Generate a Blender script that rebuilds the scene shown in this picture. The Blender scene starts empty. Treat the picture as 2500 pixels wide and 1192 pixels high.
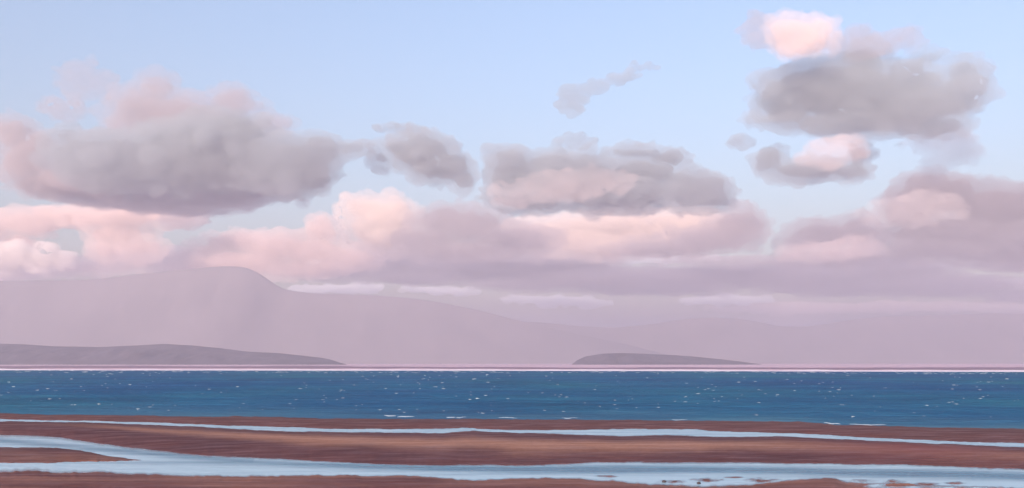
import bpy, bmesh, math, random
import numpy as np
from mathutils import Vector, Matrix

# ---------------------------------------------------------------- camera, sky, sun, exposure
scene = bpy.context.scene
C = scene.collection
R = math.radians
PW, PH = 2500.0, 1192.0           # picture frame used to lay the place out
FOC = 2401.0                      # focal length in picture units
V0 = 886.0                        # eye level
EYE = 6.0                         # camera height above the water (m)

cam_d = bpy.data.cameras.new("camera")
cam = bpy.data.objects.new("camera", cam_d); C.objects.link(cam)
cam_d.sensor_width = 36.0
cam_d.lens = FOC / PW * 36.0
cam_d.shift_y = (V0 - PH / 2) / PW
cam_d.clip_start = 0.5
cam_d.clip_end = 120000.0
cam.location = (0, 0, EYE)
cam.rotation_euler = (R(90), 0, 0)
scene.camera = cam

SUN_EL, SUN_AZ = 18.0, -156.0     # azimuth clockwise from the view direction (+Y)
world = bpy.data.worlds.new("World"); scene.world = world
world.use_nodes = True
wn = world.node_tree
bg = wn.nodes["Background"]
sky = wn.nodes.new("ShaderNodeTexSky")
sky.sky_type = 'NISHITA'
sky.sun_disc = False
sky.sun_elevation = R(SUN_EL)
sky.sun_rotation = R(SUN_AZ)
sky.altitude = 0
sky.air_density = 1.4
sky.dust_density = 4.0
sky.ozone_density = 5.0
tint = wn.nodes.new("ShaderNodeMix"); tint.data_type = 'RGBA'; tint.blend_type = 'MULTIPLY'
tint.inputs[0].default_value = 1.0; tint.inputs[7].default_value = (1.16, 0.905, 0.83, 1)
wn.links.new(sky.outputs[0], tint.inputs[6])
wn.links.new(tint.outputs[2], bg.inputs[0])
bg.inputs[1].default_value = 0.15

sun_d = bpy.data.lights.new("sun", 'SUN')
sun_d.energy = 3.8
sun_d.angle = R(0.5)
sun_d.color = (1.0, 0.73, 0.61)
sun = bpy.data.objects.new("sun", sun_d); C.objects.link(sun)
sd = Vector((math.sin(R(SUN_AZ)) * math.cos(R(SUN_EL)), math.cos(R(SUN_AZ)) * math.cos(R(SUN_EL)), math.sin(R(SUN_EL))))
sun.rotation_euler = sd.to_track_quat('Z', 'Y').to_euler()

scene.view_settings.view_transform = 'Standard'
scene.view_settings.look = 'None'
scene.view_settings.gamma = 1.0
scene.view_settings.use_curve_mapping = False
scene.view_settings.exposure = 1.25

cy = scene.cycles
cy.max_bounces = 8
cy.diffuse_bounces = 2
cy.glossy_bounces = 3
cy.transmission_bounces = 2
cy.volume_bounces = 3
cy.transparent_max_bounces = 128
cy.sample_clamp_indirect = 6.0
cy.use_denoising = True
cy.use_adaptive_sampling = True
cy.adaptive_threshold = 0.02

# ---------------------------------------------------------------- helpers
rng = np.random.default_rng(7)
random.seed(7)

def _hash(ix, iy, iz, seed):
    h = (ix.astype(np.int64) * 374761393 + iy.astype(np.int64) * 668265263 + iz.astype(np.int64) * 2147483647 + seed * 974634777) & 0xFFFFFFFF
    h = ((h ^ (h >> 13)) * 1274126177) & 0xFFFFFFFF
    h = h ^ (h >> 16)
    return (h & 0xFFFF) / 65535.0 * 2 - 1

def vnoise(x, y, z=0.0, seed=0):
    x, y, z = np.broadcast_arrays(np.asarray(x, float), np.asarray(y, float), np.asarray(z, float))
    fx, fy, fz = np.floor(x), np.floor(y), np.floor(z)
    tx, ty, tz = x - fx, y - fy, z - fz
    tx, ty, tz = (t * t * t * (t * (t * 6 - 15) + 10) for t in (tx, ty, tz))
    fx, fy, fz = (f.astype(np.int64) for f in (fx, fy, fz))
    out = 0
    for dx in (0, 1):
        for dy in (0, 1):
            for dz in (0, 1):
                w = (tx if dx else 1 - tx) * (ty if dy else 1 - ty) * (tz if dz else 1 - tz)
                out = out + w * _hash(fx + dx, fy + dy, fz + dz, seed)
    return out

def fbm(x, y, z=0.0, seed=0, octaves=4, gain=0.5):
    a, f, s = 1.0, 1.0, 0
    for i in range(octaves):
        s = s + a * vnoise(x * f, y * f, z * f, seed + 17 * i)
        a *= gain; f *= 2.03
    return s

def px2ground(u, v, z=0.0):
    """picture point -> point on the level z"""
    d = (EYE - z) * FOC / (v - V0)
    return (u - PW / 2) / FOC * d, d

def mesh_obj(name, verts, faces, m, parent=None, smooth=True):
    me = bpy.data.meshes.new(name)
    me.from_pydata([tuple(map(float, p)) for p in verts], [], faces)
    if m: me.materials.append(m)
    if smooth: me.polygons.foreach_set("use_smooth", [True] * len(me.polygons))
    me.update()
    o = bpy.data.objects.new(name, me); C.objects.link(o)
    if parent: o.parent = parent
    return o

def grid_obj(name, X, Y, Z, m, parent=None, attrs=None):
    n, k = X.shape
    me = bpy.data.meshes.new(name)
    co = np.stack([X, Y, Z], -1).reshape(-1, 3).astype(np.float32)
    idx = np.arange(n * k).reshape(n, k)
    q = np.stack([idx[:-1, :-1], idx[:-1, 1:], idx[1:, 1:], idx[1:, :-1]], -1).reshape(-1, 4)
    e1 = co[q[0, 1]] - co[q[0, 0]]; e2 = co[q[0, 3]] - co[q[0, 0]]
    if np.cross(e1, e2)[2] < 0: q = q[:, ::-1]
    me.vertices.add(len(co)); me.vertices.foreach_set("co", co.ravel())
    me.loops.add(q.size); me.loops.foreach_set("vertex_index", q.ravel().astype(np.int32))
    me.polygons.add(len(q))
    me.polygons.foreach_set("loop_start", np.arange(0, q.size, 4, dtype=np.int32))
    me.polygons.foreach_set("use_smooth", np.ones(len(q), dtype=bool))
    me.update(calc_edges=True)
    for an, val in (attrs or {}).items():
        a = me.attributes.new(an, 'FLOAT', 'POINT')
        a.data.foreach_set("value", val.ravel().astype(np.float32))
    if m: me.materials.append(m)
    o = bpy.data.objects.new(name, me); C.objects.link(o)
    if parent: o.parent = parent
    return o

def tag(o, label=None, cat=None, group=None, kind=None):
    if label: o["label"] = label
    if cat: o["category"] = cat
    if group: o["group"] = group
    if kind: o["kind"] = kind
    return o

def new_mat(name):
    m = bpy.data.materials.new(name); m.use_nodes = True
    nt = m.node_tree
    return m, nt, nt.nodes["Principled BSDF"]

def node(nt, kind, **kw):
    n = nt.nodes.new(kind)
    for k, v in kw.items(): setattr(n, k, v)
    return n

def noise_node(nt, scale, detail=4, vec=None, rough=0.55):
    n = node(nt, "ShaderNodeTexNoise")
    n.inputs["Scale"].default_value = scale
    n.inputs["Detail"].default_value = detail
    n.inputs["Roughness"].default_value = rough
    if vec: nt.links.new(vec, n.inputs["Vector"])
    return n

def mapping(nt, scale=(1, 1, 1), loc=(0, 0, 0), rot=(0, 0, 0)):
    tc = node(nt, "ShaderNodeTexCoord"); mp = node(nt, "ShaderNodeMapping")
    mp.inputs["Scale"].default_value = scale; mp.inputs["Location"].default_value = loc; mp.inputs["Rotation"].default_value = rot
    nt.links.new(tc.outputs["Object"], mp.inputs["Vector"])
    return mp.outputs[0]

def ramp(nt, fac, stops):
    r = node(nt, "ShaderNodeValToRGB")
    els = r.color_ramp.elements
    while len(els) < len(stops): els.new(0.5)
    for e, (p, c) in zip(els, stops):
        e.position = p; e.color = (*c, 1) if len(c) == 3 else c
    nt.links.new(fac, r.inputs[0])
    return r.outputs[0]

def mix(nt, fac, a, b, blend='MIX'):
    m = node(nt, "ShaderNodeMix", data_type='RGBA', blend_type=blend)
    for sock, val in ((m.inputs[0], fac), (m.inputs[6], a), (m.inputs[7], b)):
        if hasattr(val, "is_linked"): nt.links.new(val, sock)
        elif isinstance(val, (int, float)): sock.default_value = val
        else: sock.default_value = (*val, 1)
    return m.outputs[2]

def bump(nt, height, strength, dist, normal=None):
    b = node(nt, "ShaderNodeBump")
    b.inputs["Strength"].default_value = strength
    b.inputs["Distance"].default_value = dist
    nt.links.new(height, b.inputs["Height"])
    if normal: nt.links.new(normal, b.inputs["Normal"])
    return b.outputs[0]

def interp(pts, u):
    a = np.array(pts, float)
    return np.interp(u, a[:, 0], a[:, 1])

# ---------------------------------------------------------------- materials
def sand_material():
    m, nt, b = new_mat("wet_sand")
    dry = node(nt, "ShaderNodeAttribute", attribute_name="dry")
    red = node(nt, "ShaderNodeAttribute", attribute_name="red")
    big = noise_node(nt, 0.16, 5, mapping(nt, (1, 2.2, 1)))
    fine = noise_node(nt, 2.5, 6, mapping(nt, (1, 2.0, 1)))
    grain = noise_node(nt, 40, 3, mapping(nt))
    wet = ramp(nt, big.outputs[0], [(0.3, (0.068, 0.029, 0.033)), (0.7, (0.106, 0.046, 0.046))])
    dryc = ramp(nt, fine.outputs[0], [(0.3, (0.24, 0.130, 0.088)), (0.7, (0.32, 0.175, 0.120))])
    mm = node(nt, "ShaderNodeMath", operation='MULTIPLY_ADD'); mm.use_clamp = True
    nt.links.new(fine.outputs[0], mm.inputs[0]); mm.inputs[1].default_value = 0.3
    a2 = node(nt, "ShaderNodeMath", operation='ADD'); a2.inputs[1].default_value = -0.15
    nt.links.new(dry.outputs["Fac"], a2.inputs[0]); nt.links.new(a2.outputs[0], mm.inputs[2])
    c = mix(nt, mm.outputs[0], wet, dryc)
    c = mix(nt, red.outputs["Fac"], c, (0.175, 0.060, 0.056))
    strat = noise_node(nt, 0.9, 6, mapping(nt, (0.26, 1.0, 1), (3, 5, 0)), 0.6)
    st = ramp(nt, strat.outputs[0], [(0.25, (0.78, 0.74, 0.78)), (0.5, (1.0, 1.0, 1.0)), (0.76, (1.22, 1.18, 1.14))])
    c = mix(nt, 0.4, c, st, 'MULTIPLY')
    rim = node(nt, "ShaderNodeAttribute", attribute_name="rim")
    c = mix(nt, rim.outputs["Fac"], c, (0.30, 0.20, 0.20))
    g = ramp(nt, grain.outputs[0], [(0.3, (0.82, 0.82, 0.82)), (0.75, (1.15, 1.12, 1.1))])
    c = mix(nt, 1.0, c, g, 'MULTIPLY')
    nt.links.new(c, b.inputs["Base Color"])
    nt.links.new(ramp(nt, strat.outputs[0], [(0.35, (0.8,) * 3), (0.65, (0.5,) * 3)]), b.inputs["Roughness"])
    b.inputs["Specular IOR Level"].default_value = 0.08
    w = node(nt, "ShaderNodeTexWave", wave_type='BANDS', bands_direction='Y')
    w.inputs["Scale"].default_value = 0.55; w.inputs["Distortion"].default_value = 7.0
    w.inputs["Detail"].default_value = 3; w.inputs["Detail Scale"].default_value = 0.6
    nt.links.new(mapping(nt, (0.25, 1, 1)), w.inputs["Vector"])
    n1 = bump(nt, w.outputs[0], 0.4, 0.10)
    n2 = bump(nt, fine.outputs[0], 0.3, 0.12, n1)
    n3 = bump(nt, grain.outputs[0], 0.3, 0.01, n2)
    nt.links.new(n3, b.inputs["Normal"])
    return m

def sea_material():
    m, nt, b = new_mat("sea_water")
    p1 = noise_node(nt, 0.012, 4, mapping(nt, (1.0, 0.45, 1)))
    p2 = noise_node(nt, 0.05, 5, mapping(nt, (0.5, 1.0, 1), (30, 9, 0)))
    c1 = ramp(nt, p1.outputs[0], [(0.32, (0.007, 0.066, 0.178)), (0.50, (0.007, 0.084, 0.180)), (0.68, (0.010, 0.108, 0.172))])
    c2 = ramp(nt, p2.outputs[0], [(0.28, (0.62, 0.68, 0.78)), (0.5, (1, 1, 1)), (0.72, (1.9, 1.4, 1.2))])
    c = mix(nt, 1.0, c1, c2, 'MULTIPLY')
    sh = node(nt, "ShaderNodeAttribute", attribute_name="shallow")
    c = mix(nt, sh.outputs["Fac"], c, (0.060, 0.165, 0.235))
    nt.links.new(c, b.inputs["Base Color"])
    b.inputs["Roughness"].default_value = 0.28
    b.inputs["IOR"].default_value = 1.33
    b.inputs["Specular IOR Level"].default_value = 0.12
    w1 = noise_node(nt, 0.9, 6, mapping(nt, (0.45, 1.0, 1)), 0.6)
    w2 = noise_node(nt, 0.16, 3, mapping(nt, (0.4, 1.0, 1)))
    n1 = bump(nt, w2.outputs[0], 1.0, 1.6)
    n2 = bump(nt, w1.outputs[0], 1.0, 0.7, n1)
    nt.links.new(n2, b.inputs["Normal"])
    # a choppy sea mirrors only a little of the sky: mostly the colour of its depth
    b.inputs["Specular IOR Level"].default_value = 0.0
    gl = node(nt, "ShaderNodeBsdfGlossy"); gl.inputs["Roughness"].default_value = 0.3
    gl.inputs["Color"].default_value = (0.95, 0.95, 0.95, 1)
    nt.links.new(n2, gl.inputs["Normal"])
    ms = node(nt, "ShaderNodeMixShader"); ms.inputs[0].default_value = 0.06
    nt.links.new(b.outputs[0], ms.inputs[1]); nt.links.new(gl.outputs[0], ms.inputs[2])
    nt.links.new(ms.outputs[0], nt.nodes["Material Output"].inputs["Surface"])
    return m

def channel_material():
    m, nt, b = new_mat("shallow_channel_water")
    deep = node(nt, "ShaderNodeAttribute", attribute_name="deep")
    n0 = noise_node(nt, 0.5, 5, mapping(nt, (0.22, 1.6, 1)))
    mm = node(nt, "ShaderNodeMath", operation='MULTIPLY_ADD'); mm.use_clamp = True
    nt.links.new(n0.outputs[0], mm.inputs[0]); mm.inputs[1].default_value = 1.1
    a2 = node(nt, "ShaderNodeMath", operation='ADD'); a2.inputs[1].default_value = -0.55
    nt.links.new(deep.outputs["Fac"], a2.inputs[0]); nt.links.new(a2.outputs[0], mm.inputs[2])
    c = mix(nt, mm.outputs[0], (0.38, 0.61, 0.70), (0.045, 0.185, 0.27))
    nt.links.new(c, b.inputs["Base Color"])
    b.inputs["Roughness"].default_value = 0.12
    b.inputs["IOR"].default_value = 1.33
    w1 = noise_node(nt, 1.6, 4, mapping(nt, (0.35, 1.4, 1)))
    nb = bump(nt, w1.outputs[0], 0.6, 0.25)
    nt.links.new(nb, b.inputs["Normal"])
    b.inputs["Specular IOR Level"].default_value = 0.0
    gl = node(nt, "ShaderNodeBsdfGlossy"); gl.inputs["Roughness"].default_value = 0.14
    nt.links.new(nb, gl.inputs["Normal"])
    ms = node(nt, "ShaderNodeMixShader"); ms.inputs[0].default_value = 0.42
    fl = node(nt, "ShaderNodeAttribute", attribute_name="film")
    tr = node(nt, "ShaderNodeBsdfTransparent"); m0 = node(nt, "ShaderNodeMixShader")
    nt.links.new(fl.outputs["Fac"], m0.inputs[0]); nt.links.new(tr.outputs[0], m0.inputs[1]); nt.links.new(b.outputs[0], m0.inputs[2])
    nt.links.new(m0.outputs[0], ms.inputs[1]); nt.links.new(gl.outputs[0], ms.inputs[2])
    nt.links.new(ms.outputs[0], nt.nodes["Material Output"].inputs["Surface"])
    return m

def plain(name, col, rough=0.8, var=0.12, scale=0.02, spec=0.3, stretch=(1, 1, 1)):
    m, nt, b = new_mat(name)
    n = noise_node(nt, scale, 5, mapping(nt, stretch))
    lo = tuple(x * (1 - var) for x in col); hi = tuple(min(1, x * (1 + var)) for x in col)
    nt.links.new(ramp(nt, n.outputs[0], [(0.3, lo), (0.7, hi)]), b.inputs["Base Color"])
    b.inputs["Roughness"].default_value = rough
    b.inputs["Specular IOR Level"].default_value = spec
    return m

M_SAND, M_SEA, M_CHAN = sand_material(), sea_material(), channel_material()
M_FOAM = plain("foam", (0.40, 0.51, 0.57), 0.7, 0.05, 3.0)
M_FARSURF = plain("far_surf", (0.70, 0.66, 0.71), 0.7, 0.05, 0.01)
M_FARMUD = plain("far_mud", (0.20, 0.13, 0.17), 0.6, 0.15, 0.01, stretch=(0.3, 1, 1))
M_FARSAND = plain("far_pink_sand", (0.46, 0.35, 0.41), 0.8, 0.12, 0.004, stretch=(0.3, 1, 1))
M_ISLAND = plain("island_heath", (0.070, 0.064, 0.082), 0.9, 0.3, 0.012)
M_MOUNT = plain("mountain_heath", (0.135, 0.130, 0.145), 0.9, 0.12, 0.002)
M_STONE = plain("dark_stone", (0.03, 0.028, 0.035), 0.6, 0.2, 8)
M_BED = plain("sea_bed", (0.12, 0.07, 0.065), 0.9, 0.1, 0.05)

# ---------------------------------------------------------------- ground sheet, near sands
o = mesh_obj("ground", [(-21000, -3000, -1.5), (21000, -3000, -1.5), (21000, 21000, -1.5), (-21000, 21000, -1.5)], [(0, 1, 2, 3)], M_BED, smooth=False)
tag(o, kind="structure")

SHORE = [(-900, 1004), (0, 1010), (170, 1014), (400, 1016), (540, 1018), (570, 1016), (700, 1020), (830, 1022), (1000, 1023), (1300, 1024), (1500, 1026), (1750, 1028), (1960, 1030), (2050, 1038), (2180, 1040), (2300, 1044), (2500, 1047), (3400, 1062)]
T1 = [(-900, 1014), (0, 1023), (100, 1026), (200, 1027), (360, 1031), (480, 1036), (550, 1039), (700, 1043), (820, 1047.5), (1000, 1047), (1100, 1046), (1140, 1045), (1200, 1048), (1300, 1050), (1400, 1050), (1500, 1047), (1700, 1048), (1730, 1052), (1820, 1054), (1950, 1058), (2000, 1060), (2060, 1065), (2200, 1072), (2350, 1079), (2500, 1082), (3400, 1105)]
B1 = [(-900, 1018), (0, 1029), (100, 1030), (200, 1031), (330, 1036.5), (450, 1041), (550, 1046), (640, 1052), (800, 1055), (1000, 1057), (1080, 1059), (1120, 1055), (1160, 1052), (1200, 1054), (1300, 1058), (1450, 1063), (1520, 1065.5), (1600, 1063), (1650, 1064), (1740, 1067), (1900, 1066), (2000, 1070), (2150, 1077), (2270, 1083), (2400, 1088), (2500, 1092), (3400, 1118)]
T2 = [(-900, 1036), (0, 1061), (90, 1064), (150, 1068), (250, 1083), (350, 1096), (450, 1107), (520, 1113), (640, 1118), (770, 1125), (900, 1132), (1000, 1136), (1200, 1136), (1300, 1136), (1400, 1132), (1460, 1128), (1650, 1129), (1850, 1130), (2000, 1132), (2200, 1134), (2350, 1140), (2500, 1145), (3400, 1165)]
B2 = [(-900, 1140), (0, 1152), (90, 1149), (150, 1156), (230, 1154), (320, 1158), (450, 1164), (520, 1165), (640, 1164), (760, 1161), (900, 1162), (1000, 1163), (1080, 1169), (1150, 1174), (1260, 1169), (1400, 1169), (1500, 1176), (1600, 1185), (1700, 1189), (1800, 1187), (1900, 1178), (1990, 1168), (2030, 1168), (2070, 1178), (2130, 1184), (2200, 1180), (2300, 1188), (2500, 1193), (3400, 1205)]
T3 = [(-900, 1078), (0, 1092), (60, 1092), (140, 1094), (200, 1100), (260, 1112), (300, 1118), (345, 1123.5)]
B3 = [(-900, 1122), (0, 1130), (30, 1132), (100, 1130), (200, 1127.5), (300, 1126), (345, 1124)]

def edge(pts, u, seed, amp=1.0):
    return interp(pts, u) + amp * (fbm(u / 60.0, 0, 0, seed, 4) + 0.7 * fbm(u / 13.0, 0, 0, seed + 200, 3))

def band(v, a, b):
    """0..1 across the band a..b, and its depth on the ground in metres"""
    t = (v - a) / np.maximum(b - a, 0.4)
    depth = EYE * FOC * (1 / (a - V0) - 1 / (np.maximum(b, a + 0.4) - V0))
    return t, depth

def sand_field(U, V):
    s, t1, b1 = edge(SHORE, U, 1, 0.8), edge(T1, U, 2, 0.7), edge(B1, U, 3, 0.7)
    t2, b2 = edge(T2, U, 4, 0.9), edge(B2, U, 5, 1.6)
    t3, b3 = edge(T3, U, 6, 0.8), edge(B3, U, 8, 0.8)
    Z = np.full(U.shape, -0.3); dry = np.zeros(U.shape); red = np.zeros(U.shape)
    def hump(a, b, H, p=0.8):
        t, dep = band(V, a, b)
        ins = (t > 0) & (t < 1)
        h = np.minimum(H, 0.022 * dep)
        return ins, t, h * np.sin(np.pi * np.clip(t, 0, 1)) ** p
    def pond(a, b, H):
        t, dep = band(V, a, b)
        ins = (t >= 0) & (t <= 1)
        return ins, -np.minimum(H, 0.05 * dep) * np.sin(np.pi * np.clip(t, 0, 1))
    Z = np.where(V <= s, -np.minimum(0.6, (s - V) * 0.05), Z)
    i, t, h = hump(s, t1, 0.22); Z = np.where(i, h, Z); dry = np.where(i, 0.10, dry)
    i, h = pond(t1, b1, 0.12); Z = np.where(i, h, Z)
    i, t, h = hump(b1, t2, 0.34, 0.9); Z = np.where(i, h, Z)
    lump = fbm(U / 260.0, V / 25.0, 0, 31, 4)
    c0 = np.interp(U, [-900, 0, 250, 700, 1500, 2000, 2500, 3400], [0.5, 0.5, 0.32, 0.42, 0.56, 0.52, 0.62, 0.6])
    wdt = np.interp(U, [-900, 0, 250, 700, 2500], [0.05, 0.06, 0.12, 0.20, 0.22])
    amp = np.interp(U, [-900, 100, 350, 600, 1700, 2100, 2250, 2500, 3400], [0.1, 0.1, 0.75, 1.0, 1.0, 0.7, 0.35, 0.6, 0.6])
    dd = np.exp(-((t - c0 - 0.05 * lump) / wdt) ** 2) * amp
    dry = np.where(i, np.clip(dd * 1.05 + 0.08 * lump, 0, 1), dry)
    rr = np.exp(-((U - 2230) / 230) ** 2) * np.exp(-((t - 0.45) / 0.35) ** 2)
    red = np.where(i, 0.75 * rr, red)
    # wide forked channel with a spit of sand in its left arm
    i, h = pond(t2, b2, 0.16); Z = np.where(i, h, Z)
    sp = (U < 345)
    i, t, h = hump(t3, b3, 0.16, 0.8); i = i & sp
    Z = np.where(i, h, Z); dry = np.where(i, 0.25 + 0.2 * lump, dry)
    for (cu, cv, ru, rv, hh) in [(1725, 1172, 42, 6, 0.0005), (1860, 1173, 44, 6, 0.001), (1790, 1166, 24, 3, 0.002), (1480, 1163, 28, 4, 0.001), (1640, 1176, 40, 5, 0.001), (2110, 1174, 36, 5, 0.002), (2180, 1177, 30, 6, 0.005), (2260, 1183, 34, 5, 0.004), (2330, 1180, 26, 4, 0.001)]:
        g = ((U - cu) / ru) ** 2 + ((V - cv) / rv) ** 2 + 0.5 * fbm(U / 18.0, V / 5.0, 0, 57, 3)
        bumpz = hh - 0.045 * np.maximum(g, 0)
        Z = np.where((V > t2) & (V < b2) & (g < 3.0), np.maximum(Z, bumpz), Z)
        dry = np.where((V > t2) & (V < b2) & (g < 1.5), 0.25, dry)
    # near flat
    near = V > b2
    tt = np.clip((V - b2) / 22.0, 0, 1)
    hz = 0.16 * tt ** 0.8
    rag = np.clip((U - 2040) / 60, 0, 1) * np.clip((1225 - V) / 30, 0, 1)
    puddle = fbm(U / 42.0, V / 7.0, 0, 77, 4)
    hz = hz * (1 - rag) + rag * (0.05 * puddle + 0.004)
    nu = fbm(U / 300.0, V / 14.0, 0, 41, 4)
    Z = np.where(near, hz, Z)
    dry = np.where(near, np.clip(0.22 + 0.30 * nu + 0.25 * np.exp(-((V - b2) / 10.0) ** 2), 0, 0.75), dry)
    red = np.where(near, 0.18, red)
    land = Z > 0
    Z = Z + np.where(land, 0.011 * fbm(U / 45.0, V / 5.0, 0, 91, 4) * np.clip(Z / 0.06, 0, 1), 0)
    xs_, ys_ = px2ground(U, V)
    rip = 1 - np.abs(fbm(xs_ / 7.0 + 0.25 * ys_, ys_ / 2.6, 0, 141, 4, 0.55))
    Z = Z + np.where(land, 0.010 * (rip - 0.75) * np.clip(Z / 0.05, 0, 1), 0)
    rim = np.where(land, np.exp(-np.abs(Z) / 0.006), 0) * (0.35 + 0.4 * np.clip(fbm(U / 80.0, V / 30.0, 0, 99, 3), -0.8, 1))
    return Z, np.clip(dry, 0, 1), np.clip(red, 0, 1), np.clip(rim, 0, 0.8)

us = np.concatenate([np.linspace(-900, -20, 110), np.linspace(-16, 2516, 634), np.linspace(2520, 3400, 110)])
vs = np.concatenate([np.linspace(990, 1006, 9), np.linspace(1007, 1205, 265), 1205 + 330 * np.linspace(0.02, 1, 40) ** 1.5])
U, V = np.meshgrid(us, vs)
Z, dry, red, rim = sand_field(U, V)
X, Y = px2ground(U, V)
o = grid_obj("beach", X, Y, Z, M_SAND, attrs={"dry": dry, "red": red, "rim": rim})
tag(o, "brown wet sand bars of the beach at low tide", kind="structure")

# ---------------------------------------------------------------- tidal channels
def channel(name, a, b, label, deepf, n=18):
    uu = np.concatenate([np.linspace(-900, -20, 120), np.linspace(-16, 2516, 800), np.linspace(2520, 3400, 120)])
    A, B = interp(a, uu), interp(b, uu)
    T = np.linspace(0, 1, n)[:, None]
    VV = (A - 5) * (1 - T) + (B + 5) * T
    UU = np.repeat(uu[None], n, 0)
    xx, yy = px2ground(UU, VV)
    tt = (VV - A) / (B - A)
    zs = sand_field(UU, VV)[0]
    film = np.clip(-zs / 0.05, 0, 1) ** 0.7
    o = grid_obj(name, xx, yy, np.zeros_like(xx), M_CHAN, attrs={"deep": deepf(UU, VV, tt), "film": film})
    tag(o, label, kind="structure"); return o

channel("tidal_channel", T1, B1, "thin pale tidal channel between the two upper sand bars", lambda u, v, t: 0.12 + 0.1 * np.sin(np.pi * np.clip(t, 0, 1)), 26)
B2w = [(u, v + (45 if u > 1950 else 0)) for u, v in B2]
def deep2(u, v, t):
    w = np.clip(np.sin(np.pi * np.clip(t, 0, 1)), 0, 1)
    left = np.exp(-((v - (1076 + np.clip(u, 0, 600) * 0.085)) / 9.0) ** 2) * (u < 620) * 0.8
    c = np.interp(u, [0, 600, 900, 1300, 1700, 2500], [1135, 1128, 1140, 1147, 1146, 1163])
    wd = np.interp(u, [0, 600, 900, 1300, 2500], [3, 8, 9, 10, 11])
    right = np.exp(-((v - c) / wd) ** 2) * np.interp(u, [0, 400, 900, 1200], [0.0, 0.5, 1.0, 1.15])
    return np.clip(np.maximum(left, right), 0, 1.2)
channel("tidal_channel", T2, B2w, "wide forked blue tidal channel in front of the orange sand bar", deep2, 90)

# ---------------------------------------------------------------- sea
FAREDGE = [(-1500, 902), (0, 904), (1250, 905.3), (2500, 908), (4000, 911)]
uu = np.linspace(-1500, 4000, 700)
S = interp(SHORE, uu) + 4
E = interp(FAREDGE, uu)
T = np.linspace(0, 1, 330)[:, None]
VV = E * (1 - T) + S * T
UU = np.repeat(uu[None], 330, 0)
X, Y = px2ground(UU, VV)
off = np.clip((interp(SHORE, UU) - VV) / 12.0, 0, 1)
far = np.clip((VV - 907) / 10, 0.15, 1)
W = 0.10 * vnoise(X / 7.0, Y / 4.2, 0, 5) + 0.06 * vnoise(X / 3.2, Y / 2.1, 0, 6) + 0.07 * np.sin(Y * 0.42 + X * 0.05 + 2 * vnoise(X / 40, Y / 30, 0, 8))
sh = np.clip(1 - (interp(SHORE, UU) - VV) / 34.0, 0, 1) ** 1.1 * (0.55 + 0.45 * vnoise(UU / 260, VV / 9, 0, 12)) * np.interp(UU, [0, 350], [0.15, 0.8])
Z = W * off * far
sea = grid_obj("sea", X, Y, Z, M_SEA, attrs={"shallow": np.clip(sh, 0, 1)})
tag(sea, "deep blue sea with small whitecaps", kind="structure")

# whitecaps: small curling crests of foam, several shapes shared by the copies
def whitecap_mesh(k):
    r = np.random.default_rng(100 + k)
    n = 9
    vs_, fs_ = [], []
    curve = r.uniform(-0.25, 0.3); tilt = r.uniform(-0.12, 0.12)
    dbl = r.random() < 0.35
    for i in range(n):
        t = i / (n - 1) * 2 - 1
        env = max(0.05, 1 - abs(t) ** 2.2) * r.uniform(0.75, 1.1)
        yc = curve * t * t + 0.05 * r.uniform(-1, 1)
        zc = (0.16 * t * t if not dbl else 0.14 * abs(math.sin(t * math.pi))) + tilt * t * 0.5
        w, hgt = 0.22 * env, 0.15 * env
        vs_ += [(t, yc - w, zc - 0.05), (t, yc - 0.3 * w, zc + hgt), (t, yc + 0.6 * w, zc + 0.8 * hgt), (t, yc + w, zc - 0.05)]
        if i:
            a, b = 4 * (i - 1), 4 * i
            for j in range(3): fs_.append((a + j, b + j, b + j + 1, a + j + 1))
            fs_.append((a + 3, b + 3, b, a))
    fs_ += [(0, 1, 2, 3), (4 * n - 1, 4 * n - 2, 4 * n - 3, 4 * n - 4)]
    me = bpy.data.meshes.new("whitecap"); me.from_pydata(vs_, [], fs_); me.materials.append(M_FOAM)
    me.polygons.foreach_set("use_smooth", [True] * len(me.polygons)); me.update()
    return me
CAPS = [whitecap_mesh(k) for k in range(8)]
r = np.random.default_rng(11)
placed = 0
while placed < 280:
    u = r.uniform(-60, 2560); v = 912 + (r.random() ** 1.15) * 108
    if vnoise(u / 160.0, v / 14.0, 0, 71) < r.uniform(-0.7, 0.3): continue
    if v > np.interp(u, [p[0] for p in SHORE], [p[1] for p in SHORE]) - 12: continue
    x, y = px2ground(u, v)
    lenpx = 1.6 + 3.6 * r.random() ** 1.6 * (1.0 if v > 925 else 0.8)
    s = lenpx * y / FOC
    o = bpy.data.objects.new("whitecap", CAPS[r.integers(8)]); C.objects.link(o)
    o.parent = sea; o.location = (x, y, 0.05 + 0.04 * s)
    o.scale = (s, s, max(s * 0.75, 2.4 * y / FOC)); o.rotation_euler = (0, 0, r.uniform(-0.25, 0.25))
    placed += 1
# the crowded far row of crests
bmv, bmf = [], []
for i in range(480):
    u = r.uniform(-700, 3200); v = interp(FAREDGE, u) + 1.2 + r.random() ** 2 * 5
    x, y = px2ground(u, v); s = r.uniform(2.0, 7.0) * y / FOC; k = len(bmv); hgt = 0.7 * y / FOC * r.uniform(0.5, 1.2)
    d = s * 0.3
    bmv += [(x - s, y, 0.0), (x + s, y, 0.0), (x + s * 0.6, y + d, 0.0), (x - s * 0.6, y + d, 0.0), (x - s * 0.5, y + d * 0.4, hgt), (x + s * 0.4, y + d * 0.4, hgt * 0.8)]
    bmf += [(k, k + 1, k + 5, k + 4), (k + 1, k + 2, k + 5), (k + 2, k + 3, k + 4, k + 5), (k + 3, k, k + 4)]
o = mesh_obj("distant_whitecaps", bmv, bmf, M_FOAM, sea); tag(o, kind="stuff")

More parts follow.
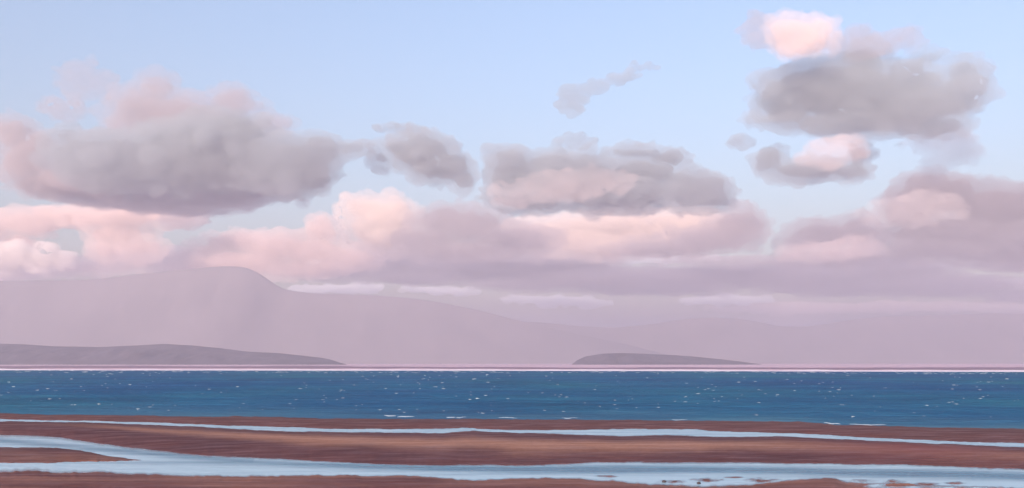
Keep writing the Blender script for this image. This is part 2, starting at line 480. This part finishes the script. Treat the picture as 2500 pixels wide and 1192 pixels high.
# foam where small waves break on the bar
def foam_strip(u0, u1, dv, thick):
    n = 26; vv_, ff_ = [], []
    for i in range(n):
        u = u0 + (u1 - u0) * i / (n - 1)
        env = math.sin(math.pi * (0.04 + 0.92 * i / (n - 1))) ** 0.5
        v = float(interp(SHORE, u)) + dv + 1.2 * float(vnoise(u / 14.0, dv, 0, 3))
        w = thick * env * (0.6 + 0.6 * random.random())
        x0, y0 = px2ground(u, v - w); x1, y1 = px2ground(u, v + w)
        h = 0.035 * env * (0.7 + 0.5 * random.random())
        vv_ += [(x0, y0, -0.02), (x0, y0 * 0.7 + y1 * 0.3, h), (x1, y0 * 0.25 + y1 * 0.75, h * 0.8), (x1, y1, -0.02)]
        if i:
            a, b = 4 * (i - 1), 4 * i
            for j in range(3): ff_.append((a + j, b + j, b + j + 1, a + j + 1))
    mesh_obj("breaking_wave", vv_, ff_, M_FOAM, sea)
for a in [(938, 966, -7, 1.3), (970, 1012, -5.5, 0.7), (1090, 1112, -4.5, 1.2), (1114, 1140, -4, 0.6), (1217, 1262, -3.2, 0.7), (1370, 1412, -3.5, 0.7), (1640, 1680, -2.2, 0.6), (2012, 2052, -2, 0.9), (2075, 2165, -2, 0.6)]:
    foam_strip(*a)

# stones in the shallow edge
for (u, v, w, lab) in [(1621, 1178, 9, "small dark stone in the shallows, nearer the middle"), (1706, 1182, 8, "small dark stone in the shallows, right of the other")]:
    x, y = px2ground(u, v)
    bm = bmesh.new(); bmesh.ops.create_icosphere(bm, subdivisions=3, radius=1)
    for p in bm.verts:
        k = 1 + 0.22 * float(fbm(p.co.x * 1.3 + u, p.co.y * 1.3, p.co.z * 1.3, 3, 3))
        p.co = Vector((p.co.x * k, p.co.y * k * 0.8, p.co.z * k * 0.75))
    me = bpy.data.meshes.new("stone"); bm.to_mesh(me); bm.free(); me.materials.append(M_STONE)
    me.polygons.foreach_set("use_smooth", [True] * len(me.polygons))
    o = bpy.data.objects.new("stone", me); C.objects.link(o)
    s = w * 0.55 * y / FOC; o.scale = (s, s, s); o.location = (x, y, s * 0.45)
    tag(o, lab, "stone", "stones lying in the shallows")

# ---------------------------------------------------------------- the far side of the bay
def far_sheet(name, lo, hi, z, m, label, n=8):
    uu = np.linspace(-2600, 5100, 900)
    lo_, hi_ = lo(uu), hi(uu)
    T = np.linspace(0, 1, n)[:, None]
    D = (1 - T) * (EYE * FOC / (lo_ - V0)) + T * (EYE * FOC / (hi_ - V0))
    UU = np.repeat(uu[None], n, 0)
    xx = (UU - PW / 2) / FOC * D
    zz = z + np.zeros_like(xx); zz[0] -= 0.25
    o = grid_obj(name, xx, D, zz, m); tag(o, label, kind="structure"); return o
fe = lambda u: interp(FAREDGE, u)
far_sheet("far_shore", lambda u: fe(u) + 0.8, lambda u: fe(u) * 0 + V0 + 0.9, 0.05, M_FARSAND, "pale pink sand flats on the far side of the bay")
far_sheet("far_mud_flat", lambda u: fe(u) - 5.2 + 1.2 * fbm(u / 190, 3, 0, 9, 4), lambda u: fe(u) - 9.2 + 1.8 * fbm(u / 240, 7, 0, 19, 4), 0.30, M_FARMUD, "mauve strip of mud across the far flats")
far_sheet("far_surf", lambda u: fe(u) + 0.2, lambda u: fe(u) - 2.4 + 1.0 * fbm(u / 90, 1, 0, 29, 3), 0.22, M_FARSURF, "white line of surf along the far edge of the sea")

def ridge(name, prof, D, m, depth, seed, rough, label, cat=None, kind=None, nx=420, ny=60, base=-1.0, dz=None):
    pts = np.array(prof, float)
    u = np.linspace(pts[0, 0], pts[-1, 0], nx)
    # smooth interpolation of the crest
    h = np.interp(u, pts[:, 0], pts[:, 1])
    k = max(3, int(nx * 0.02)) | 1
    ker = np.hanning(k + 2)[1:-1]; ker /= ker.sum()
    h = np.convolve(np.pad(h, k // 2, mode='edge'), ker, 'valid')
    x = (u - PW / 2) / FOC * D
    crest = EYE + (V0 - h) / FOC * D
    T = np.linspace(-1, 1, ny)[:, None]
    X = np.repeat(x[None], ny, 0)
    Yd = D + T * depth
    # crest stays at D, the flanks fall away with gullies
    fall = (1 - np.abs(T)) ** 0.85
    g = fbm(X / (depth * 0.22), (Yd + 0 * X) / (depth * 0.5), 0, seed, 5)
    cr = np.maximum(crest, 0)
    Zm = base + (cr[None] - base) * (fall + rough * g * np.sin(np.pi * np.clip(np.abs(T), 0, 1)) * 0.5)
    Zm = np.minimum(Zm, base + (cr[None] - base) * (1 - 0.35 * np.abs(T)))
    Zm = np.maximum(Zm, base)
    Yw = D + T * depth * (0.35 + 0.65 * np.clip(cr[None] / cr.max(), 0, 1))
    o = grid_obj(name, X, Yw + 0 * X, Zm, m)
    tag(o, label, cat, kind=kind); return o

ridge("island", [(-700, 889), (-520, 862), (-250, 846), (-60, 838), (0, 838), (60, 840), (130, 845), (250, 847), (330, 843), (400, 839), (470, 843), (540, 850), (600, 858), (680, 862), (720, 866), (790, 874), (815, 880), (836, 888.5)],
      3300, M_ISLAND, 300, 3, 0.18, "long low dusky island lying below the high mountain", "island", dz=1)
ridge("island", [(1399, 888.5), (1408, 880), (1430, 870), (1470, 863.5), (1520, 861.5), (1580, 864), (1640, 866.5), (1700, 871), (1760, 877), (1810, 883), (1850, 888.5)],
      3300, M_ISLAND, 200, 5, 0.18, "short low island with a steep blunt end, alone in the bay", "island")
DM = 6000.0
ridge("mountain", [(-1500, 880), (-1200, 800), (-800, 720), (-400, 700), (-150, 690), (0, 684), (130, 682), (240, 680), (330, 668), (430, 658), (490, 652), (540, 647.5), (585, 647), (620, 656), (655, 680), (690, 705), (760, 714), (900, 718), (1000, 726), (1070, 736), (1160, 754), (1260, 780), (1380, 808), (1520, 838), (1700, 884)],
      DM, M_MOUNT, 650, 11, 0.04, "high hazy mountain with a blunt summit behind the long island", "mountain", "structure")
ridge("mountain", [(800, 884), (950, 850), (1050, 815), (1150, 789), (1230, 781), (1320, 786), (1420, 796), (1500, 799), (1580, 792), (1650, 781), (1720, 774), (1790, 776), (1850, 784), (1900, 796), (1960, 797), (2020, 790), (2080, 779), (2150, 772), (2300, 768), (2400, 764), (2520, 764), (2700, 755), (2900, 770), (3300, 820), (3700, 884)],
      DM * 1.12, M_MOUNT, 700, 13, 0.04, "long pale mountain range behind the short island", "mountain", "structure")

# ---------------------------------------------------------------- haze: even pale air round the bay
HTOP = 625.0
hz_m = bpy.data.materials.new("haze"); hz_m.use_nodes = True
nt = hz_m.node_tree; nt.nodes.clear()
out = node(nt, "ShaderNodeOutputMaterial"); pv = node(nt, "ShaderNodeVolumePrincipled")
pv.inputs["Color"].default_value = (0.545, 0.565, 0.67, 1)
pv.inputs["Density"].default_value = 1.85e-4
pv.inputs["Anisotropy"].default_value = 0.15
nt.links.new(pv.outputs[0], out.inputs["Volume"])
a, b, c0, c1 = -21500, 21500, -3500, 21500
bx = [(a, c0, -2.5), (b, c0, -2.5), (b, c1, -2.5), (a, c1, -2.5), (a, c0, HTOP), (b, c0, HTOP), (b, c1, HTOP), (a, c1, HTOP)]
o = mesh_obj("haze", bx, [(3, 2, 1, 0), (4, 5, 6, 7), (0, 1, 5, 4), (1, 2, 6, 5), (2, 3, 7, 6), (3, 0, 4, 7)], hz_m, smooth=False)
tag(o, "pale lavender haze over the bay", kind="stuff")

# ---------------------------------------------------------------- clouds
GREY, MAUVE, LAV, PINK, CREAM = (0.45, 0.535, 0.585), (0.57, 0.55, 0.575), (0.42, 0.42, 0.48), (0.93, 0.835, 0.80), (0.97, 0.91, 0.86)  # scatter colours: sunlit pinks and shaded greys partly put into the vapour itself
def vol_mat(name, col, dens):
    m = bpy.data.materials.new(name); m.use_nodes = True
    nt = m.node_tree; nt.nodes.clear()
    out = node(nt, "ShaderNodeOutputMaterial"); pv = node(nt, "ShaderNodeVolumePrincipled")
    pv.inputs["Color"].default_value = (*col, 1)
    pv.inputs["Density"].default_value = dens
    pv.inputs["Anisotropy"].default_value = 0.0
    nt.links.new(pv.outputs[0], out.inputs["Volume"])
    return m

def outer_skin(me):
    """drop enclosed cavities and loose crumbs from a remeshed skin"""
    n = len(me.vertices)
    co = np.empty(n * 3, np.float32); me.vertices.foreach_get("co", co); co = co.reshape(-1, 3).astype(float)
    q = np.empty(len(me.loops), np.int32); me.loops.foreach_get("vertex_index", q); q = q.reshape(-1, 4)
    ed = np.empty(len(me.edges) * 2, np.int32); me.edges.foreach_get("vertices", ed); ed = ed.reshape(-1, 2)
    lab = np.arange(n)
    while True:
        m = np.minimum(lab[ed[:, 0]], lab[ed[:, 1]])
        new = lab.copy()
        np.minimum.at(new, ed[:, 0], m); np.minimum.at(new, ed[:, 1], m)
        new = new[new]; new = new[new]
        if (new == lab).all(): break
        lab = new
    a, b, c, d = (co[q[:, k]] for k in range(4))
    vol = (np.einsum('ij,ij->i', a, np.cross(b, c)) + np.einsum('ij,ij->i', a, np.cross(c, d))) / 6
    tot = np.bincount(lab[q[:, 0]], vol, n)
    sign = 1 if tot.sum() > 0 else -1
    keepl = tot * sign > 900
    qk = q[keepl[lab[q[:, 0]]]]
    use = np.unique(qk); remap = np.zeros(n, np.int32); remap[use] = np.arange(len(use))
    out = bpy.data.meshes.new(me.name)
    out.vertices.add(len(use)); out.vertices.foreach_set("co", co[use].astype(np.float32).ravel())
    qk = remap[qk]
    out.loops.add(qk.size); out.loops.foreach_set("vertex_index", qk.ravel())
    out.polygons.add(len(qk)); out.polygons.foreach_set("loop_start", np.arange(0, qk.size, 4, dtype=np.int32))
    out.update(calc_edges=True)
    bpy.data.meshes.remove(me)
    return out

_b = bmesh.new(); bmesh.ops.create_icosphere(_b, subdivisions=2, radius=1)
ICO_V = np.array([tuple(p.co) for p in _b.verts]); ICO_F = np.array([[p.index for p in f.verts] for f in _b.faces]); _b.free()
def blob_mesh(name, blobs, grow, voxel, puff, seed, depthk, rough, torn=False):
    """merge ellipsoids (picture units) into one skin and roughen it"""
    r = np.random.default_rng(seed)
    vs_, fs_ = [], []
    def add(cx, cy_, cz, rx, ry, rz):
        fs_.append(ICO_F + sum(len(a) for a in vs_) if not vs_ else ICO_F + len(ICO_V) * len(vs_))
        vs_.append(ICO_V * (rx, ry, rz) + (cx, cy_, cz))
    for (u, v, rx, rz) in blobs:
        rx, rz = rx * grow[0] + grow[1], rz * grow[0] + grow[1]
        ry = depthk * math.sqrt(rx * rz)
        yy = r.uniform(-0.25, 0.25) * ry
        add(u, yy, -v, rx, ry, rz)
        for _ in range(puff):
            d = r.normal(size=3); d /= np.linalg.norm(d)
            k = r.uniform(0.2, 0.36) * min(rx, rz)
            e = k * r.uniform(1.0, 1.9)
            add(u + d[0] * (rx - 0.4 * k), yy + d[1] * (ry - 0.4 * k), -v + d[2] * (rz - 0.4 * k), e, e, k)
    if torn:
        for (u, v, rx, rz) in blobs:
            rx, rz = rx * grow[0] + grow[1], rz * grow[0] + grow[1]
            ry = depthk * math.sqrt(rx * rz)
            for _ in range(int(6 + (rx + rz) / 9)):
                th = r.uniform(0, 2 * math.pi); d = np.array([math.cos(th), r.normal() * 0.25, math.sin(th)])
                q = r.uniform(0.86, 1.0); k = r.uniform(5.0, 9.0); e = k * r.uniform(1.0, 2.6)
                add(u + d[0] * rx * q, d[1] * ry, -v + d[2] * rz * q, e, e * 1.5, k)
    V_, F_ = np.concatenate(vs_), np.concatenate(fs_)
    me = bpy.data.meshes.new(name)
    me.vertices.add(len(V_)); me.vertices.foreach_set("co", V_.astype(np.float32).ravel())
    me.loops.add(F_.size); me.loops.foreach_set("vertex_index", F_.ravel().astype(np.int32))
    me.polygons.add(len(F_)); me.polygons.foreach_set("loop_start", np.arange(0, F_.size, 3, dtype=np.int32))
    me.update(calc_edges=True)
    tmp = bpy.data.objects.new("tmp_cloud", me); C.objects.link(tmp)
    md = tmp.modifiers.new("r", 'REMESH'); md.mode = 'VOXEL'; md.voxel_size = voxel
    sm = tmp.modifiers.new("s", 'SMOOTH'); sm.iterations = 4; sm.factor = 0.5
    dg = bpy.context.evaluated_depsgraph_get()
    me2 = bpy.data.meshes.new_from_object(tmp.evaluated_get(dg))
    bpy.data.objects.remove(tmp); bpy.data.meshes.remove(me)
    me2 = outer_skin(me2)
    n = len(me2.vertices)
    co = np.empty(n * 3, np.float32); me2.vertices.foreach_get("co", co); co = co.reshape(-1, 3).astype(float)
    no = np.empty(n * 3, np.float32); me2.vertex_normals.foreach_get("vector", no); no = no.reshape(-1, 3)
    d = rough * (fbm(co[:, 0] / 60, co[:, 1] / 60, co[:, 2] / 34, seed, 5, 0.62))
    fine = fbm(co[:, 0] / 17, co[:, 1] / 17, co[:, 2] / 11, seed + 5, 3, 0.6)
    dd = np.clip(d + 0.6 * rough * fine, -2.0, 13.0)
    co = co + no * dd[:, None]
    ed = np.empty(len(me2.edges) * 2, np.int32); me2.edges.foreach_get("vertices", ed); ed = ed.reshape(-1, 2)
    deg = np.bincount(ed.ravel(), minlength=n).astype(float)[:, None]
    for _ in range(4):
        acc = np.stack([np.bincount(ed[:, 0], co[ed[:, 1], k], n) + np.bincount(ed[:, 1], co[ed[:, 0], k], n) for k in range(3)], -1)
        co = 0.5 * co + 0.5 * acc / np.maximum(deg, 1)
    me2.name = name
    return me2, co

cloud_n = 0
def cloud(label, D, col, blobs, veil=110.0, core=45.0, puff=10, depthk=0.9, group=None, rough=10.0, grow=9.0, thick=0.75):
    global cloud_n
    cloud_n += 1
    low = max(v + rz * 1.15 + grow + rough for (u, v, rx, rz) in blobs)
    D = max(D * 1000.0, (HTOP + 25) * FOC / max(V0 - low, 20))
    s = D / FOC
    veil, core = veil * thick, core * thick
    cu = sum(b_[0] for b_ in blobs) / len(blobs); cv = sum(b_[1] for b_ in blobs) / len(blobs)
    minr = min(min(b_[2], b_[3]) for b_ in blobs)
    span = max(b_[0] + b_[2] for b_ in blobs) - min(b_[0] - b_[2] for b_ in blobs)
    vox = max(2.6, span / 190)
    root = None
    for part, g, mfp, sd_ in (("cloud", (1.05, grow), veil, 0), ("core", (0.82, -1.0), core, 50)):
        if part == "core" and core <= 0: continue
        if part == "core": bl = [b_ for b_ in blobs if min(b_[2], b_[3]) > 11]
        else: bl = blobs
        if not bl: continue
        me, co = blob_mesh(part, bl, g, vox, puff if part == "cloud" else 4, 1000 + cloud_n * 7 + sd_, depthk, rough, part == "cloud")
        w = np.stack([(co[:, 0] - cu) * s, co[:, 1] * s, (co[:, 2] + cv) * s], -1)
        me.vertices.foreach_set("co", w.astype(np.float32).ravel()); me.update()
        me.materials.clear(); me.materials.append(vol_mat("cloud_vapour", col, 1.0 / (mfp * s)))
        o = bpy.data.objects.new(part, me); C.objects.link(o)
        if part == "cloud":
            root = o
            o.location = ((cu - PW / 2) * s, D, EYE + (V0 - cv) * s)
            tag(o, label, "cloud", group)
        else:
            o.parent = root
    return root

G = "clouds in the evening sky"
# upper left group
cloud("large grey cloud filling the upper left, darkest in the middle", 6.0, GREY, [(300, 400, 165, 70), (500, 375, 200, 85), (560, 320, 105, 42), (690, 405, 140, 65), (775, 370, 60, 38), (205, 385, 80, 55), (745, 440, 65, 30), (165, 330, 30, 22), (850, 362, 45, 14)], 95, 40, group=G)
cloud("pinkish puff rising behind the top of the large grey cloud", 6.8, MAUVE, [(345, 275, 80, 60), (440, 285, 130, 45), (570, 255, 55, 45), (385, 215, 55, 36), (300, 300, 55, 35), (620, 262, 35, 16), (480, 300, 150, 40), (660, 300, 60, 20)], 220, 120, group=G)
cloud("mauve lobe at the left picture edge beside the large grey cloud", 6.4, MAUVE, [(35, 330, 50, 45), (70, 400, 65, 65), (130, 430, 75, 42), (100, 360, 40, 35), (10, 310, 45, 22)], 150, 80, group=G)
cloud("flat mauve layer under the base of the large grey cloud", 6.6, MAUVE, [(260, 462, 200, 22), (400, 476, 210, 22), (540, 480, 130, 18), (620, 466, 100, 18)], 110, 60, 3, 2.5, group=G)
cloud("faint pink wisp floating above the upper left cloud", 7.2, MAUVE, [(182, 190, 30, 32), (235, 205, 34, 24), (205, 170, 20, 16), (195, 225, 25, 12)], 190, 0, group=G)
cloud("tiny mauve scrap left of the rising pinkish puff", 7.2, MAUVE, [(135, 258, 34, 11), (165, 268, 30, 10)], 150, 0, 3, group=G)
cloud("small grey ragged cloud trailing between the two big grey clouds", 6.2, GREY, [(1030, 372, 85, 42), (1095, 408, 55, 38), (975, 362, 48, 22), (1020, 335, 38, 16), (930, 385, 22, 18), (1130, 440, 28, 18), (1060, 405, 60, 30)], 85, 36, group=G)
cloud("thin grey streak just above the small ragged cloud", 6.6, GREY, [(965, 315, 40, 6), (1000, 318, 34, 6)], 70, 0, 4, group=G, grow=3, rough=5)
# centre
cloud("broad grey and mauve cloud over the middle of the bay", 6.2, GREY, [(1255, 430, 72, 60), (1245, 385, 50, 24), (1400, 440, 140, 58), (1500, 468, 170, 48), (1560, 425, 90, 36), (1630, 385, 55, 14), (1555, 374, 72, 14), (1690, 468, 92, 44), (1755, 490, 34, 22), (1290, 485, 110, 34), (1660, 440, 56, 26), (1340, 395, 70, 24), (1720, 480, 70, 34)], 85, 36, group=G)
cloud("rosy swelling on the face of the broad middle cloud", 5.2, PINK, [(1370, 455, 110, 28), (1450, 440, 90, 24), (1270, 475, 60, 18)], 210, 0, 4, 0.35, group=G)
cloud("slanting grey wisp high above the middle of the bay", 6.0, GREY, [(1398, 236, 30, 20), (1435, 217, 40, 10), (1480, 201, 38, 6), (1525, 183, 36, 4), (1570, 163, 34, 3), (1404, 270, 10, 14), (1382, 252, 16, 14)], 80, 0, 5, group=G, grow=3, rough=5)
cloud("small oval grey cloud under the slanting wisp", 6.2, GREY, [(1410, 343, 44, 11), (1390, 346, 30, 10)], 80, 0, 5, group=G, grow=3, rough=5)
# upper right group
cloud("big grey cloud high on the right with a ragged edge", 5.4, (0.48, 0.57, 0.62), [(2040, 225, 190, 72), (1925, 245, 80, 70), (2200, 265, 150, 70), (2330, 235, 70, 55), (2355, 175, 48, 35), (2270, 310, 100, 26), (2080, 300, 170, 32), (2110, 150, 55, 45), (1865, 292, 55, 12), (2230, 200, 90, 40), (2270, 140, 40, 16), (2372, 212, 44, 42), (2215, 172, 50, 24)], 150, 70, group=G)
cloud("bright cream puff on top of the high right cloud", 5.0, (0.93, 0.85, 0.82), [(1960, 88, 78, 42), (1925, 75, 55, 34), (2000, 75, 45, 34), (1940, 112, 50, 20)], 170, 90, group=G)
cloud("mauve tail left of the bright cream puff", 5.1, MAUVE, [(1852, 65, 28, 22), (1865, 90, 34, 18), (1832, 78, 20, 10)], 130, 0, 3, group=G)
cloud("mauve arm reaching right from the bright cream puff", 5.2, MAUVE, [(2080, 105, 50, 24), (2130, 110, 55, 20), (2190, 98, 40, 18), (2225, 98, 18, 20)], 130, 0, 4, group=G)
cloud("small grey cloud hanging below the high right cloud", 5.6, GREY, [(1975, 415, 110, 24), (1880, 392, 38, 28), (2080, 418, 50, 22), (1945, 440, 10, 7), (2095, 385, 22, 30)], 90, 40, group=G)
cloud("pink lump between the high right cloud and the small grey one", 5.0, PINK, [(2030, 366, 60, 24), (2060, 360, 45, 20), (2000, 382, 40, 16)], 170, 0, group=G)
cloud("tiny grey scrap left of the small hanging grey cloud", 5.6, GREY, [(1800, 350, 18, 10), (1825, 343, 24, 7)], 75, 0, 5, group=G, grow=3, rough=5)
cloud("thin mauve veil trailing below the high right cloud", 6.2, MAUVE, [(2300, 350, 80, 22), (2340, 370, 60, 24), (2300, 392, 40, 22), (2285, 415, 18, 20)], 210, 0, 4, group=G)
# right bank
cloud("tall mauve cloud bank at the right picture edge", 8.5, (0.46, 0.455, 0.49), [(2290, 480, 120, 52), (2430, 510, 120, 60), (2225, 510, 80, 58), (2540, 510, 120, 60), (2260, 445, 60, 26), (2360, 570, 220, 42), (2500, 585, 170, 44), (2680, 540, 150, 70), (2300, 610, 180, 26), (2480, 625, 180, 26)], 100, 50, group=G)
cloud("glowing pink swell on the tall right bank", 7.4, CREAM, [(2215, 515, 80, 30), (2265, 503, 60, 24), (2160, 528, 50, 18), (2310, 505, 36, 16)], 200, 0, 8, 0.6, group=G)
cloud("mauve mound left of the tall right bank", 9.0, (0.48, 0.47, 0.51), [(2010, 574, 95, 34), (1955, 594, 52, 28), (2090, 572, 70, 36), (2110, 540, 22, 14), (2060, 628, 130, 20), (1940, 628, 60, 18)], 110, 55, group=G)
cloud("pink ledge under the mauve mound", 8.0, PINK, [(2030, 612, 95, 14), (2090, 606, 60, 16), (1960, 620, 50, 9)], 150, 0, 8, 1.2, group=G)
# middle bank
cloud("bright pink cumulus head left of the middle bank", 9.0, CREAM, [(900, 512, 60, 32), (955, 530, 75, 45), (870, 502, 38, 24), (960, 580, 85, 40), (890, 560, 40, 30)], 90, 45, group=G)
cloud("dusty rose cloud beneath the small ragged grey one", 8.4, MAUVE, [(1080, 540, 75, 35), (1150, 555, 95, 42), (1250, 585, 120, 35), (1050, 590, 90, 36), (1120, 610, 160, 26)], 120, 60, group=G)
cloud("long cream-topped pink bank across the middle", 9.2, CREAM, [(1400, 582, 180, 34), (1560, 568, 150, 40), (1690, 550, 105, 40), (1490, 600, 220, 26), (1480, 548, 170, 24), (1620, 540, 120, 26), (1340, 560, 110, 24)], 100, 50, group=G)
cloud("dark mauve end of the long pink bank", 8.8, MAUVE, [(1800, 555, 65, 48), (1740, 585, 110, 30), (1840, 565, 34, 30), (1630, 605, 150, 16)], 110, 60, group=G)
# left bank
cloud("long pink bank along the left below the grey cloud", 9.2, PINK, [(60, 543, 95, 28), (170, 528, 115, 22), (290, 532, 120, 30), (405, 526, 90, 22), (290, 572, 80, 24), (330, 602, 50, 28), (-80, 560, 120, 44), (40, 592, 40, 18), (270, 604, 55, 22), (370, 604, 34, 24)], 90, 45, group=G)
cloud("glowing cream cloud at the lower left picture edge", 8.8, (1.0, 0.985, 0.96), [(20, 628, 85, 26), (100, 636, 70, 20), (-80, 630, 110, 36)], 45, 22, group=G)
cloud("pink cloud shelf resting above the mountain", 10.0, (0.97, 0.90, 0.88), [(285, 624, 60, 22), (360, 640, 120, 22), (455, 628, 80, 18), (200, 652, 180, 18), (480, 650, 150, 22), (-100, 665, 260, 20)], 110, 60, group=G)
cloud("small dusky puff in front of the left pink bank", 8.0, MAUVE, [(445, 540, 48, 12), (460, 536, 32, 14)], 70, 0, 3, group=G)
cloud("pink cloud heap above the mountain shoulder", 9.8, PINK, [(590, 592, 70, 28), (680, 605, 110, 34), (790, 565, 42, 32), (760, 615, 100, 34), (590, 640, 140, 28), (840, 630, 100, 30), (730, 655, 120, 20), (535, 600, 36, 26), (500, 612, 40, 16)], 90, 50, group=G)
# low bank over the far hills
cloud("lavender layer over the mountain shoulder", 11.5, LAV, [(830, 664, 130, 18), (950, 640, 150, 30), (1040, 676, 190, 14), (1130, 650, 170, 26)], 130, 70, 6, 1.5, group=G, rough=6, grow=4)
cloud("wide lavender layer low over the middle of the bay", 11.5, LAV, [(1330, 660, 220, 28), (1500, 685, 240, 26), (1700, 675, 220, 24), (1290, 696, 160, 12), (1600, 705, 200, 14)], 120, 60, 6, 1.5, group=G, rough=6, grow=4)
cloud("wide lavender layer low on the right", 11.5, LAV, [(1960, 675, 190, 32), (2150, 660, 190, 26), (2290, 698, 230, 24), (2050, 702, 220, 18), (2550, 648, 160, 14), (2600, 722, 220, 16)], 120, 60, 6, 1.5, group=G, rough=6, grow=4)
cloud("long thin mauve streak under the long pink bank", 11.0, MAUVE, [(1250, 628, 150, 9), (1400, 634, 130, 9), (1780, 640, 150, 9)], 80, 0, 5, 1.5, group=G, rough=4, grow=3)
cloud("rosy streak low above the right range", 13.5, PINK, [(1980, 752, 240, 9), (2250, 750, 220, 9), (2520, 752, 160, 9)], 130, 0, 5, 1.5, group=G, rough=4, grow=3)
PALE = (0.90, 0.97, 1.0)  # added thin clouds standing in for slits of bright sky between the layers
for lab, bl in [("pale bluish streak of cloud added for the sky gap over the mountain's right shoulder", [(830, 705, 90, 7), (890, 703, 40, 5), (760, 708, 50, 4)]),
                ("faint bluish streak of cloud added for the sky gap right of the mountain's shoulder", [(1040, 707, 60, 5), (1110, 712, 50, 4)]),
                ("long pale streak of cloud added for the sky gap under the middle lavender layer", [(1290, 731, 70, 6), (1370, 736, 90, 7), (1450, 740, 40, 4)]),
                ("pale streak of cloud added for the sky gap between the middle and right lavender layers", [(1740, 735, 80, 7), (1820, 732, 60, 5)]),
                ("thin bluish streak of cloud added for the sky gap below the dusty rose cloud", [(1150, 605, 60, 5), (1220, 609, 50, 5)]),
                ("thin bluish streak of cloud added for the sky gap below the long pink bank", [(1530, 634, 60, 5), (1620, 633, 80, 6), (1700, 630, 40, 4)]),
                ("pale streak of cloud added for the sky gap across the foot of the tall right bank", [(2270, 640, 90, 7), (2400, 638, 110, 8), (2520, 634, 70, 6)]),
                ("short pale streak of cloud added for the sky gap at the right picture edge, low down", [(2460, 694, 60, 7), (2540, 692, 60, 6)])]:
    cloud(lab, 13.2, PALE, bl, 50, 0, 5, 2.0, group=G, rough=3, grow=3)
